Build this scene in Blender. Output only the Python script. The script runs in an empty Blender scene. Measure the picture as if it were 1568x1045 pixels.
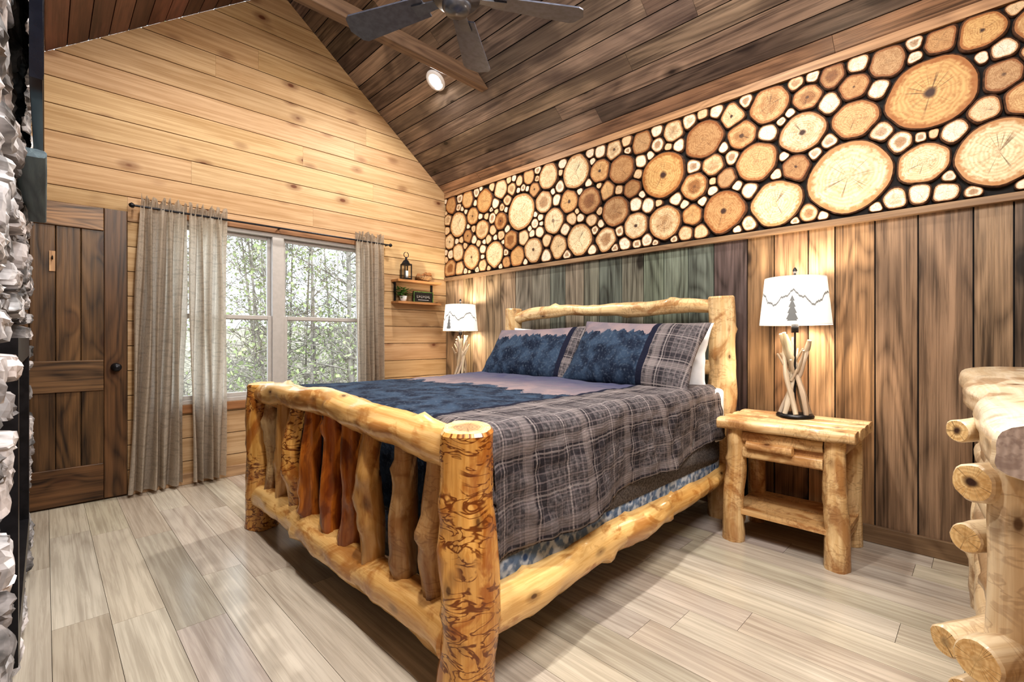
import bpy, bmesh, math, random
import numpy as np
from mathutils import Vector, Matrix, noise
random.seed(7); np.random.seed(7)
pi=math.pi
XW=-4.54; XR=0.75; YH=3.40; YL=-0.338; ZW=2.88; SL=0.783
YR=(YH+YL)/2; ZR=ZW+SL*(YH-YR)
CC=1/math.sqrt(1+SL*SL); SN=SL*CC
D=bpy.data
# ---------------------------------------------------------------- nodes
class NT:
    def __init__(s,name):
        s.mat=D.materials.new(name); s.mat.use_nodes=True
        s.t=s.mat.node_tree; s.t.nodes.clear()
        s.o=s.t.nodes.new('ShaderNodeOutputMaterial')
    def setin(s,sock,v):
        if isinstance(v,bpy.types.NodeSocket): s.t.links.new(v,sock)
        elif v is not None:
            if sock.type=='RGBA' and len(v)==3: v=(*v,1)
            sock.default_value=v
    def n(s,t,props=None,ins=None):
        nd=s.t.nodes.new(t)
        for k,v in (props or {}).items(): setattr(nd,k,v)
        for k,v in (ins or {}).items(): s.setin(nd.inputs[k],v)
        return nd
    def math(s,op,a,b=None,c=None,clamp=False):
        nd=s.n('ShaderNodeMath',{'operation':op,'use_clamp':clamp})
        s.setin(nd.inputs[0],a)
        if b is not None: s.setin(nd.inputs[1],b)
        if c is not None: s.setin(nd.inputs[2],c)
        return nd.outputs[0]
    def mix(s,f,a,b,blend='MIX'):
        return s.n('ShaderNodeMixRGB',{'blend_type':blend},{'Fac':f,'Color1':a,'Color2':b}).outputs[0]
    def ss(s,v,lo,hi,a=0.0,b=1.0):
        nd=s.n('ShaderNodeMapRange',{'interpolation_type':'SMOOTHSTEP'},{0:v,1:lo,2:hi,3:a,4:b})
        return nd.outputs[0]
    def map(s,v,sc,loc=(0,0,0)):
        return s.n('ShaderNodeMapping',None,{'Vector':v,'Scale':sc,'Location':loc}).outputs[0]
    def noise(s,v,scale=1.0,detail=2.0,dist=0.0,rough=.5):
        return s.n('ShaderNodeTexNoise',None,{'Vector':v,'Scale':scale,'Detail':detail,'Distortion':dist,'Roughness':rough}).outputs[0]
    def vor(s,v,scale=1.0,out='Distance',feature='F1'):
        return s.n('ShaderNodeTexVoronoi',{'feature':feature},{'Vector':v,'Scale':scale}).outputs[out]
    def sep(s,v):
        nd=s.n('ShaderNodeSeparateXYZ',None,{0:v}); return nd.outputs
    def attr(s,name,out='Vector'):
        return s.n('ShaderNodeAttribute',{'attribute_name':name}).outputs[out]
    def bump(s,h,st=.3,d=.01):
        return s.n('ShaderNodeBump',None,{'Height':h,'Strength':st,'Distance':d}).outputs[0]
    def bsdf(s,col,rough=.5,normal=None,metal=0.0,spec=.5,emis=None,es=0.0,coat=0.0):
        b=s.n('ShaderNodeBsdfPrincipled',None,{'Base Color':col,'Roughness':rough,'Metallic':metal,'Specular IOR Level':spec,'Coat Weight':coat})
        if normal is not None: s.setin(b.inputs['Normal'],normal)
        if emis is not None: s.setin(b.inputs['Emission Color'],emis); b.inputs['Emission Strength'].default_value=es
        return b.outputs[0]
    def out(s,sh): s.t.links.new(sh,s.o.inputs[0]); return s.mat

def wood(name,light,dark,knot=1.0,rough=.5,lines=40,fine=24,patch=None,pamt=0,squig=0,bump=.15,coat=0,gs=1.0,kcol=(.07,.03,.015),lw=.35,spec=.4,flat=False,ks=4.2,kr=1.0,plo=.46,phi=.60,stain=None,samt=0,scuts=(.40,.48)):
    g=NT(name); P=g.attr('P')
    kn=g.vor(g.map(P,(ks,0 if flat else ks,ks*.55)),1.0) if knot else None
    w=g.noise(g.map(P,(2.6*gs,2.6*gs,.42*gs)),1.0,2.0,.3)
    wl=g.math('ADD',w,g.ss(kn,0.0,.35,.09,0.0)) if knot else w
    ring=g.math('SINE',g.math('MULTIPLY',wl,lines*2.4))
    ring=g.math('MULTIPLY_ADD',ring,.5,.5)
    ring=g.math('POWER',ring,.6)
    f=g.noise(g.map(P,(fine*2*gs,fine*2*gs,1.3*gs)),1.0,4.0,.4,.72)
    f=g.ss(f,.38,.62)
    big=g.noise(g.map(P,(7*gs,7*gs,.8*gs)),1.0,3.0,.2,.6); big=g.ss(big,.36,.64)
    fac=g.math('ADD',g.math('MULTIPLY',f,.70-lw),g.math('ADD',g.math('MULTIPLY',ring,lw),g.math('MULTIPLY',big,.30)),clamp=True)
    c=g.mix(fac,dark,light)
    if stain:
        sn_=g.noise(g.map(P,(2.2,0,1.4)),1.0,3.0,.5); c=g.mix(g.math('MULTIPLY',g.ss(sn_,.42,.62),samt),c,stain)
    if patch:
        pn=g.noise(g.map(P,(7,7,4.0)),1.0,4.0,.9,.6); pm=g.math('MULTIPLY',g.ss(pn,plo,phi),pamt)
        c=g.mix(pm,c,patch)
    if squig:
        sn=g.noise(g.map(P,(9,9,19)),1.0,2.0,1.8)
        sm=g.ss(g.math('ABSOLUTE',g.math('SUBTRACT',sn,.5)),.012,.06,1.0,0.0)
        zone=g.ss(g.noise(P,5.0,2.0),*scuts)
        c=g.mix(g.math('MULTIPLY',g.math('MULTIPLY',sm,zone),squig),c,(.17,.048,.010))
    if knot:
        c=g.mix(g.math('MULTIPLY',g.ss(kn,.055*kr,.15*kr,1.0,0.0),.45*knot),c,kcol)
        c=g.mix(g.math('MULTIPLY',g.ss(kn,.03*kr,.06*kr,1.0,0.0),.85*knot,clamp=True),c,kcol)
    c=g.mix(1.0,c,g.attr('Col','Color'),'MULTIPLY')
    return g.out(g.bsdf(c,rough,g.bump(fac,bump,.004),coat=coat,spec=spec))

def simple(name,col,rough=.5,metal=0,ns=None,var=.25,bump=0,emis=None,es=0,spec=.5,coat=0):
    g=NT(name); P=g.attr('P')
    n=g.noise(P,ns or 30,4.0)
    d=tuple(max(0,c*(1-var)) for c in col); l=tuple(min(1,c*(1+var)) for c in col)
    c=g.mix(g.ss(n,.3,.7),d,l); c=g.mix(1.0,c,g.attr('Col','Color'),'MULTIPLY')
    return g.out(g.bsdf(c,rough,g.bump(n,bump,.01) if bump else None,metal,spec,emis,es,coat))

def endgrain(name,light,dark,norm=False,rough=.6):
    g=NT(name); P=g.attr('P'); x,y,z=g.sep(P)
    xy=g.n('ShaderNodeCombineXYZ',None,{0:x,1:y,2:0.0}).outputs[0]
    off=g.n('ShaderNodeCombineXYZ',None,{0:g.math('MULTIPLY',z,31.0),1:g.math('MULTIPLY',z,17.0),2:g.math('MULTIPLY',z,9.0)}).outputs[0]
    q=g.n('ShaderNodeVectorMath',{'operation':'ADD'},{0:xy,1:off}).outputs[0]
    s=1.0 if norm else 12.0
    r=g.n('ShaderNodeVectorMath',{'operation':'LENGTH'},{0:xy}).outputs['Value']
    wn=g.noise(q,1.7*s,3.0); rw=g.math('MULTIPLY_ADD',g.math('SUBTRACT',wn,.5),.35/s,r)
    ring=g.math('MULTIPLY_ADD',g.math('SINE',g.math('MULTIPLY',rw,58.0*s)),.5,.5)
    sp=g.noise(q,9*s,3.0)
    blot=g.ss(g.noise(q,2.4*s,3.0,.6),.44,.60)
    rnd=g.math('FRACT',g.math('MULTIPLY',z,7.3))
    c=g.mix(g.math('MULTIPLY',ring,.42),light,dark)
    c=g.mix(g.math('MULTIPLY',blot,g.math('MULTIPLY_ADD',rnd,.55,.18)),c,dark)
    c=g.mix(g.math('MULTIPLY',g.ss(sp,.5,.66),.55),c,dark)
    mid=g.math('MULTIPLY',g.ss(rw,.40/s,.68/s,1.0,0.0),g.ss(rnd,.5,.9,0,.85))
    c=g.mix(mid,c,g.mix(ring,(.40,.20,.075),(.16,.07,.03)))
    if norm:
        c=g.mix(g.ss(g.math('ADD',r,g.math('MULTIPLY',g.math('SUBTRACT',sp,.5),.22)),.80,.93,0.0,.85),c,(.36,.16,.05))
    c=g.mix(1.0,c,g.attr('Col','Color'),'MULTIPLY')
    ang=g.math('ARCTAN2',y,x)
    av=g.n('ShaderNodeCombineXYZ',None,{0:g.math('MULTIPLY',g.math('SINE',ang),2.2),1:g.math('MULTIPLY',g.math('COSINE',ang),2.2),2:g.math('MULTIPLY',z,40)}).outputs[0]
    an=g.noise(av,1.6,1.0)
    cr=g.ss(g.math('ABSOLUTE',g.math('SUBTRACT',an,.5)),.006,.014,1.0,0.0)
    cr=g.math('MULTIPLY',cr,g.ss(rw,.75/s,.35/s))
    c=g.mix(g.math('MULTIPLY',cr,.7),c,(.06,.025,.01))
    heart=g.ss(rw,.06/s,.19/s,1.0,0.0)
    hz=g.ss(z,.45,.7,.15,1.0)
    c=g.mix(g.math('MULTIPLY',heart,hz),c,(.05,.02,.012))
    return g.out(g.bsdf(c,rough,g.bump(ring,.08,.003)))

# ---------------------------------------------------------------- mesh builder
class MB:
    def __init__(s): s.v=[];s.f=[];s.m=[];s.P=[];s.C=[];s.s=[]
    def add(s,verts,faces,mat=0,P=None,col=(1,1,1),smooth=False):
        b=len(s.v); s.v+= [tuple(v) for v in verts]
        s.P+= [tuple(p) for p in (P if P is not None else verts)]
        s.C+= [(*col,1)]*len(verts)
        for i,f in enumerate(faces):
            s.f.append([b+k for k in f]); s.m.append(mat[i] if isinstance(mat,list) else mat); s.s.append(smooth)
    def build(s,name,mats,parent=None,bevel=0,subsurf=0):
        me=D.meshes.new(name); me.from_pydata(s.v,[],s.f)
        for m in mats: me.materials.append(m)
        me.polygons.foreach_set('material_index',s.m); me.polygons.foreach_set('use_smooth',s.s)
        a=me.attributes.new('P','FLOAT_VECTOR','POINT'); a.data.foreach_set('vector',np.array(s.P,dtype=np.float32).ravel())
        a=me.attributes.new('Col','FLOAT_COLOR','POINT'); a.data.foreach_set('color',np.array(s.C,dtype=np.float32).ravel())
        bm=bmesh.new(); bm.from_mesh(me); bmesh.ops.recalc_face_normals(bm,faces=bm.faces); bm.to_mesh(me); bm.free()
        ob=D.objects.new(name,me); bpy.context.scene.collection.objects.link(ob)
        if bevel:
            md=ob.modifiers.new('bevel','BEVEL'); md.width=bevel; md.segments=2; md.limit_method='ANGLE'
        if parent: ob.parent=parent
        return ob
def empty(name):
    e=D.objects.new(name,None); bpy.context.scene.collection.objects.link(e); e.empty_display_size=.1; return e
def roff(): return (random.uniform(-50,50),random.uniform(-50,50),random.uniform(-50,50))
BF=[(0,1,2,3),(7,6,5,4),(0,4,5,1),(1,5,6,2),(2,6,7,3),(3,7,4,0)]
def box(mb,lo,hi,mat=0,col=(1,1,1),grain=None,M=None):
    x0,y0,z0=lo;x1,y1,z1=hi
    vs=[(x0,y0,z0),(x1,y0,z0),(x1,y1,z0),(x0,y1,z0),(x0,y0,z1),(x1,y0,z1),(x1,y1,z1),(x0,y1,z1)]
    if grain is None: grain=max(range(3),key=lambda i:hi[i]-lo[i])
    o=roff(); oth=[i for i in range(3) if i!=grain]
    oth.sort(key=lambda i:-(hi[i]-lo[i])); perm=(oth[0],oth[1],grain)
    P=[tuple(v[perm[i]]+o[i] for i in range(3)) for v in vs]
    if M is not None: vs=[M@Vector(v) for v in vs]
    mb.add(vs,BF,mat,P,col)
def clip(poly,a,b,c):
    out=[]
    for i in range(len(poly)):
        p=poly[i];q=poly[(i+1)%len(poly)]
        dp=a*p[0]+b*p[1]-c; dq=a*q[0]+b*q[1]-c
        if dp<=0: out.append(p)
        if (dp<0)!=(dq<0) and abs(dp-dq)>1e-9:
            t=dp/(dp-dq); out.append((p[0]+t*(q[0]-p[0]),p[1]+t*(q[1]-p[1])))
    return out
def prism(mb,poly,f,d0,d1,Pf=None,mat=0,col=(1,1,1)):
    n=len(poly)
    if n<3: return
    vs=[f(a,b,d0) for a,b in poly]+[f(a,b,d1) for a,b in poly]
    o=roff(); Pf=Pf or (lambda a,b,d:(a,d,b))
    P=[Pf(a,b,d0) for a,b in poly]+[Pf(a,b,d1) for a,b in poly]
    P=[(p[0]+o[0],p[1]+o[1],p[2]+o[2]) for p in P]
    fs=[tuple(range(n)),tuple(range(2*n-1,n-1,-1))]+[(i,(i+1)%n,n+(i+1)%n,n+i) for i in range(n)]
    mb.add(vs,fs,mat,P,col)
def rect_minus(r,holes):
    rs=[r]
    for h in holes:
        nr=[]
        for (a0,b0,a1,b1) in rs:
            if h[0]>=a1 or h[2]<=a0 or h[1]>=b1 or h[3]<=b0: nr.append((a0,b0,a1,b1)); continue
            if h[0]>a0: nr.append((a0,b0,h[0],b1))
            if h[2]<a1: nr.append((h[2],b0,a1,b1))
            m0,m1=max(a0,h[0]),min(a1,h[2])
            if h[1]>b0: nr.append((m0,b0,m1,h[1]))
            if h[3]<b1: nr.append((m0,h[3],m1,b1))
        rs=nr
    return rs
def tube(mb,pts,rad,seg=14,amp=0.0,ns=6.0,mat=0,capmat=None,col=(1,1,1),knots=(),shape=None,up=(0,0,1),caps=True,exp=2.0):
    pts=[Vector(p) for p in pts]; n=len(pts)
    if not isinstance(rad,(list,tuple)): rad=[rad]*n
    T=[(pts[min(i+1,n-1)]-pts[max(i-1,0)]).normalized() for i in range(n)]
    u=Vector(up)
    if abs(T[0].dot(u))>.9: u=Vector((0,1,0)) if abs(T[0].y)<.9 else Vector((1,0,0))
    o=roff(); so=Vector(o)
    vs=[];P=[];L=0
    for i in range(n):
        if i: L+=(pts[i]-pts[i-1]).length
        Nn=(u-T[i]*u.dot(T[i])).normalized(); B=T[i].cross(Nn)
        sa,sb=(shape if shape else (1,1))
        for j in range(seg):
            a=2*pi*j/seg; ca,sa_=math.cos(a),math.sin(a)
            k=1.0
            if exp!=2.0: k=(abs(ca)**exp+abs(sa_)**exp)**(-1/exp)
            r=rad[i]*k
            if amp: r*=1+amp*noise.noise(Vector((ca*1.3,sa_*1.3,L*ns))+so)+amp*.5*noise.noise(Vector((ca*3,sa_*3,L*ns*3))+so)
            for (kl,ka,kh,kw) in knots:
                da=(a-ka+pi)%(2*pi)-pi
                r+=kh*math.exp(-((L-kl)**2+(rad[i]*da)**2)/(kw*kw))
            vs.append(pts[i]+B*(ca*r*sa)+Nn*(sa_*r*sb)); P.append((ca*r*sa+o[0],sa_*r*sb+o[1],L+o[2]))
    fs=[]
    for i in range(n-1):
        for j in range(seg):
            k=(j+1)%seg; fs.append((i*seg+j,i*seg+k,(i+1)*seg+k,(i+1)*seg+j))
    mb.add(vs,fs,mat,P,col,True)
    if caps:
        cm=capmat if capmat is not None else mat
        for e,sg in ((0,-1),(n-1,1)):
            ring=vs[e*seg:(e+1)*seg]; c=pts[e]
            r0=rad[e]*(min(shape) if shape else 1); bz=r0*.12
            in1=[c+(v-c)*(1-.10*(min(shape) if shape else 1))+T[e]*sg*bz for v in ring]
            Nn=(u-T[e]*u.dot(T[e])).normalized(); B=T[e].cross(Nn); rr=random.random()
            vv=list(ring)+in1
            mb.add(vv,[(j,(j+1)%seg,seg+(j+1)%seg,seg+j) for j in range(seg)],mat,[P[e*seg+j] for j in range(seg)]*2,col,True)
            vv=in1+[c+T[e]*sg*bz]
            mb.add(vv,[(j,(j+1)%seg,seg) for j in range(seg)],cm,[((v-c).dot(B),(v-c).dot(Nn),rr) for v in vv],col)
def log(mb,p0,p1,r0,r1=None,amp=.08,wob=.01,mat=0,capmat=1,col=(1,1,1),nk=3,kh=.014,seg=18,mid=None,arch=0,step=.03,ns=3.5):
    p0=Vector(p0);p1=Vector(p1); r1=r1 or r0; Ln=(p1-p0).length; n=max(8,int(Ln/step))
    s=Vector(roff()); pts=[];rad=[]
    d=(p1-p0).normalized(); a=Vector((0,0,1)) if abs(d.z)<.9 else Vector((0,1,0)); b=d.cross(a).normalized()
    for i in range(n+1):
        t=i/n; e=math.sin(pi*t)**.6 if 0<t<1 else 0
        w1=noise.noise(Vector((t*Ln*2.3,0,0))+s)*wob*2*e; w2=noise.noise(Vector((0,t*Ln*2.3,0))+s)*wob*2*e
        pts.append(p0.lerp(p1,t)+a*w1+b*w2+Vector((0,0,arch*math.sin(pi*t))))
        r=r0+(r1-r0)*t
        if mid: r*=1+(mid-1)*math.sin(pi*t)
        rad.append(r)
    kn=[(random.uniform(.08,.92)*Ln,random.uniform(0,2*pi),random.uniform(.5,1)*kh,random.uniform(.018,.035)) for _ in range(nk)]
    tube(mb,pts,rad,seg,amp,ns,mat,capmat,col,kn)
def lathe(mb,prof,c,seg=28,mat=0,col=(1,1,1),M=None):
    c=Vector(c);vs=[]
    for r,z in prof:
        for j in range(seg):
            a=2*pi*j/seg; v=Vector((r*math.cos(a),r*math.sin(a),z)); 
            if M is not None: v=M@v
            vs.append(c+v)
    fs=[(i*seg+j,i*seg+(j+1)%seg,(i+1)*seg+(j+1)%seg,(i+1)*seg+j) for i in range(len(prof)-1) for j in range(seg)]
    mb.add(vs,fs,mat,None,col,True)

# ---------------------------------------------------------------- materials
M_pine=wood('pine_shiplap',(.53,.37,.22),(.35,.215,.105),knot=1,rough=.58,lines=26,lw=.12,bump=.05,kcol=(.10,.025,.009),flat=True,ks=4.6,kr=1.7,spec=.25)
M_ceil=wood('stained_ceiling_wood',(.29,.215,.165),(.042,.029,.024),knot=1,rough=.36,lines=30,lw=.24,kcol=(.012,.008,.007),flat=True,ks=4.0,kr=1.6,stain=(.050,.034,.032),samt=.6)
M_ceilL=wood('stained_ceiling_dark',(.13,.055,.035),(.04,.016,.011),knot=.7,rough=.4,flat=True,lw=.2)
M_board=wood('barn_board',(1.08,1.0,.93),(.105,.085,.07),knot=1,rough=.48,lines=44,lw=.30,fine=30,bump=.35,kcol=(.030,.016,.010),flat=True,ks=3.5,kr=2.6)
M_floor=wood('floor_vinyl_plank',(.60,.54,.465),(.345,.298,.248),knot=0,rough=.20,lines=30,lw=.22,bump=.02,spec=.5)
M_trim=wood('trim_wood',(.48,.35,.23),(.20,.13,.08),knot=.6,rough=.5,flat=True)
M_beam=wood('beam_wood',(.24,.155,.10),(.08,.045,.030),knot=.6,rough=.5,flat=True)
M_door=wood('door_wood',(.20,.115,.055),(.016,.010,.008),knot=1,rough=.38,lines=40,lw=.36,flat=True,kr=1.8)
LK=dict(ks=9,kr=1.6,coat=.35)
M_log=wood('amber_log',(.82,.56,.25),(.56,.30,.09),knot=.95,rough=.25,lines=8,lw=.2,patch=(.34,.12,.02),pamt=.7,bump=.1,plo=.50,phi=.62,**LK)
M_logc=wood('amber_log_carved',(.80,.48,.16),(.50,.22,.04),knot=.9,rough=.24,lines=8,lw=.2,patch=(.36,.11,.015),pamt=.78,squig=.95,bump=.2,plo=.47,phi=.60,**LK)
M_logr=wood('red_log',(.64,.25,.045),(.28,.07,.012),knot=.8,rough=.25,lines=8,lw=.3,patch=(.12,.025,.008),pamt=.7,**LK)
M_logp=wood('pale_log',(.80,.62,.37),(.54,.33,.14),knot=.95,rough=.32,lines=8,lw=.25,patch=(.34,.15,.045),pamt=.7,squig=.3,plo=.48,phi=.62,ks=9,kr=1.6,coat=.2)
M_logw=wood('cream_log',(.84,.73,.55),(.60,.44,.26),knot=.95,rough=.28,lines=8,lw=.25,patch=(.28,.15,.065),pamt=.65,squig=.25,plo=.51,phi=.62,ks=9,kr=1.5,coat=.25)
M_end=endgrain('log_end_grain',(.80,.60,.32),(.55,.32,.12))
M_slice=endgrain('log_slice_face',(.76,.63,.44),(.42,.26,.13),norm=True)
M_bark=simple('bark',(.075,.034,.018),.9,ns=40,var=.5,bump=.6)
M_black=simple('black_backing',(.012,.010,.010),.8)
M_dark=simple('dark_metal',(.025,.025,.03),.35,.6)
M_white=simple('white_cotton',(.78,.78,.80),.9,var=.03)
M_vinyl=simple('window_vinyl',(.45,.425,.41),.4,var=.04)
M_stone=simple('whitewashed_stone',(.30,.305,.325),.85,ns=11,var=.8,bump=.9)
M_mortar=simple('mortar',(.10,.10,.11),.95,ns=30,bump=.4)
M_glossblack=simple('tv_black',(.01,.012,.02),.12,0,var=.1)
M_fan=simple('fan_blade_grey',(.085,.092,.125),.32,var=.2)
M_nick=simple('fan_metal',(.14,.15,.18),.3,.8,var=.1)
M_twig=wood('bleached_twig',(.66,.58,.47),(.26,.19,.13),knot=.4,rough=.7,lines=8)
M_green=simple('leaf_green',(.10,.22,.05),.6,ns=50,var=.5)
M_cone=simple('wicker_brown',(.26,.15,.07),.8,ns=80,var=.6,bump=.6)
g=NT('window_glass'); tr=g.n('ShaderNodeBsdfTransparent').outputs[0]; gl=g.n('ShaderNodeBsdfGlossy',None,{'Roughness':.02}).outputs[0]
M_glass=g.out(g.n('ShaderNodeMixShader',None,{0:.06,1:tr,2:gl}).outputs[0])
def fabric(name,col,trans=.35,weave=220):
    g=NT(name); P=g.attr('P'); n=g.noise(g.map(P,(weave,weave,weave*.25)),1.0,2.0)
    x,y,z=g.sep(P)
    c=g.mix(g.ss(n,.3,.7),tuple(x_*.78 for x_ in col),col)
    bn=g.noise(g.map(P,(0,6,55)),1.0,2.0); c=g.mix(g.math('MULTIPLY',g.ss(bn,.52,.64),.32),c,tuple(x_*.45 for x_ in col))
    d=g.bsdf(c,.95,g.bump(n,.3,.002),spec=.1); t=g.n('ShaderNodeBsdfTranslucent',None,{'Color':c}).outputs[0]
    return g.out(g.n('ShaderNodeMixShader',None,{0:trans,1:d,2:t}).outputs[0])
M_curt=fabric('curtain_linen',(.68,.61,.53),.62)
def stripes(g,c,period,width,ph=0.0):
    f=g.math('FRACT',g.math('ADD',g.math('DIVIDE',c,period),100+ph))
    return g.math('LESS_THAN',f,width/period)
def bedprint(name,edge,base,sph,spf,purple,border=None):
    g=NT(name); P=g.attr('P'); x,y,z=g.sep(P)
    nz=g.noise(P,60,3.0); fz=g.noise(P,9,4.0,.5)
    pl=g.mix(g.ss(nz,.3,.7),(.050,.046,.052),(.138,.126,.134))
    for c_,per,w,cc,al in ((x,.34,.12,(.022,.020,.026),.7),(y,.34,.12,(.022,.020,.026),.7),(x,.17,.008,(.38,.34,.34),.55),(y,.17,.008,(.38,.34,.34),.55),(x,.34,.045,(.34,.30,.30),.4),(y,.34,.045,(.34,.30,.30),.4),(x,.034,.006,(.26,.22,.23),.4),(y,.034,.006,(.26,.22,.23),.35)):
        pl=g.mix(g.math('MULTIPLY',stripes(g,c_,per,w,.37),al),pl,cc)
    pl=g.mix(g.math('MULTIPLY',stripes(g,x if border is None else y,.012,.005),.3),pl,(.02,.02,.025))
    tri=g.math('PINGPONG',g.math('ADD',g.math('MULTIPLY',x,spf),50),.5)
    tri2=g.math('PINGPONG',g.math('ADD',g.math('MULTIPLY',x,spf*1.7),50.3),.5)
    hN=g.noise(g.map(P,(3.0,0,0)),1.0,2.0)
    h=g.math('ADD',g.math('MULTIPLY',g.math('MAXIMUM',tri,tri2),sph),g.math('MULTIPLY_ADD',hN,sph*1.6,base-sph))
    h=g.math('MULTIPLY_ADD',g.math('SUBTRACT',nz,.5),sph*.5,h)
    tm=g.math('GREATER_THAN',h,y)
    sky=g.mix(g.ss(y,base,base+purple),(.25,.195,.205),(.070,.073,.135))
    sky=g.mix(g.math('MULTIPLY',g.ss(fz,.4,.6),.4),sky,(.11,.115,.155))
    tc=g.mix(g.ss(fz,.35,.65),(.010,.016,.034),(.038,.062,.105))
    tc=g.mix(g.ss(nz,.5,.75,0,.5),tc,(.12,.15,.20))
    c=g.mix(tm,sky,tc)
    c=g.mix(g.math('GREATER_THAN',x,edge),c,pl)
    bd=g.math('LESS_THAN',g.math('ABSOLUTE',g.math('SUBTRACT',x,edge)),.014 if border is None else border)
    c=g.mix(bd,c,(.012,.014,.03))
    return g.out(g.bsdf(c,.9,g.bump(nz,.5,.006),spec=.15))
M_comf=bedprint('comforter_print',-1.55,1.92,.22,4.0,.7)
M_shamR=bedprint('sham_print_r',.17,.12,.09,8.0,.3,.02)
M_shamL=bedprint('sham_print_l',.36,.11,.09,8.0,.3,.02)
g=NT('quilted_sheet'); P=g.attr('P'); v=g.vor(g.map(P,(14,20,20)),1.0); n=g.noise(P,25,3.0)
c=g.mix(g.ss(v,.2,.45),(.04,.07,.15),(.42,.46,.52)); c=g.mix(g.ss(n,.4,.6),c,(.12,.17,.26))
M_quilt=g.out(g.bsdf(c,.9,g.bump(v,.4,.01),spec=.1))
M_skirt=simple('grey_blanket',(.10,.092,.095),.95,ns=90,var=.5,bump=.4)
# lampshade
g=NT('lampshade_paper'); P=g.attr('P'); u,v,w_=g.sep(P)
def tri(g,u,f,ph,a): return g.math('MULTIPLY',g.math('PINGPONG',g.math('ADD',g.math('MULTIPLY',u,f),20+ph),.5),a)
mh=g.math('ADD',g.math('ADD',tri(g,u,.8,.12,.6),tri(g,u,2.9,.1,.12)),.30)
mh=g.math('MULTIPLY_ADD',g.noise(g.map(P,(14,0,0)),1.0,3.0),.12,mh)
ln=g.ss(g.math('ABSOLUTE',g.math('SUBTRACT',v,mh)),.012,.036,1.0,0.0)
tu=g.math('ABSOLUTE',g.math('SUBTRACT',u,.45))
tw=g.math('MULTIPLY',g.math('FRACT',g.math('MULTIPLY',g.math('SUBTRACT',.60,v),8.0)),.045)
tree=g.math('MULTIPLY',g.math('LESS_THAN',tu,g.math('ADD',g.math('MULTIPLY',g.math('SUBTRACT',.60,v),.24),tw)),g.math('MULTIPLY',g.math('LESS_THAN',v,.59),g.math('GREATER_THAN',v,.07)))
edge=g.math('GREATER_THAN',g.math('ABSOLUTE',g.math('SUBTRACT',v,.5)),.475)
mk=g.math('MAXIMUM',g.math('MULTIPLY',ln,.88),g.math('MAXIMUM',g.math('MULTIPLY',tree,.90),g.math('MULTIPLY',edge,.3)))
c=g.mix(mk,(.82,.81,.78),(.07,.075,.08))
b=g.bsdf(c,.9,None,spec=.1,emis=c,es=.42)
t=g.n('ShaderNodeBsdfTranslucent',None,{'Color':c}).outputs[0]
M_shade=g.out(g.n('ShaderNodeMixShader',None,{0:.02,1:b,2:t}).outputs[0])
g=NT('light_lens'); M_emit=g.out(g.n('ShaderNodeEmission',None,{'Color':(1,.97,.9,1),'Strength':12.0}).outputs[0])

def vary(c,a=.12):
    k=1+random.uniform(-a,a); return (c[0]*k,c[1]*k*random.uniform(.97,1.03),c[2]*k*random.uniform(.95,1.05))
# ---------------------------------------------------------------- floor
mb=MB(); box(mb,(XW-.05,YL-.05,-.06),(XR+.05,YH+.05,-.012),1)
y=YL; w=.178
while y<YH:
    x=XW-random.uniform(0,1.2)
    y1=min(y+w,YH)
    while x<XR:
        x1=x+1.22
        if min(x1,XR)-max(x,XW)>.01:
            box(mb,(max(x,XW)+.0008,y+.0008,-.012),(min(x1,XR)-.0008,y1-.0008,0),0,vary((1.0,1.0,1.0),.12),0)
        x=x1
    y+=w
mb.build('floor',[M_floor,M_black])
# ---------------------------------------------------------------- ceiling
mb=MB()
def slopeR(x,s,d): return (x,YH-s*CC+SN*d,ZW+s*SN+CC*d)
def slopeL(x,s,d): return (x,YL+s*CC-SN*d,ZW+s*SN+CC*d)
LS=(YH-YR)/CC
for f,mi in ((slopeR,0),(slopeL,1)):
    s=0
    while s<LS-.001:
        s1=min(s+.142,LS); x=XW-random.uniform(0,2)
        while x<XR:
            x1=x+random.uniform(2.2,3.6)
            a,b_=max(x,XW),min(x1,XR)
            cl_=vary((1,1,1),.38)
            if s<.01 and mi==0: cl_=(1.8,1.5,1.25)
            if b_-a>.02: prism(mb,[(a+.001,s+.0035),(b_-.001,s+.0035),(b_-.001,s1-.0035),(a+.001,s1-.0035)],f,0,.02,lambda a,b,d:(b,d,a),mi,cl_)
            x=x1
        s=s1
    prism(mb,[(XW-.05,-.08),(XR+.05,-.08),(XR+.05,LS+.03),(XW-.05,LS+.03)],f,.02,.06,None,2)
mb.build('ceiling',[M_ceil,M_ceilL,M_black])
# ---------------------------------------------------------------- window wall
WY0,WY1,WZ0,WZ1=.66,2.36,.64,2.13
DY0,DY1,DZ=-.337,.44,2.13
mb=MB()
fw=lambda a,b,d:(XW-d,a,b)
def gable(poly):
    poly=clip(poly,SL,1,ZW+SL*YH); poly=clip(poly,-SL,1,ZW-SL*YL); return poly
z=0
while z<ZR:
    for r in rect_minus((YL,z+.002,YH,z+.183),[(WY0,WZ0,WY1,WZ1),(DY0,-.01,DY1,DZ)]):
        a0,b0,a1,b1=r
        if b1-b0<.01: continue
        cuts=[a0]; 
        if a1-a0>2.6: cuts.append(a0+random.uniform(.9,a1-a0-.9))
        cuts.append(a1)
        for i in range(len(cuts)-1):
            poly=gable([(cuts[i],b0),(cuts[i+1]-.001,b0),(cuts[i+1]-.001,b1),(cuts[i],b1)])
            prism(mb,poly,fw,0,.018,lambda a,b,d:(b,d,a),0,vary((1,1,1),.08))
    z+=.187
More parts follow.
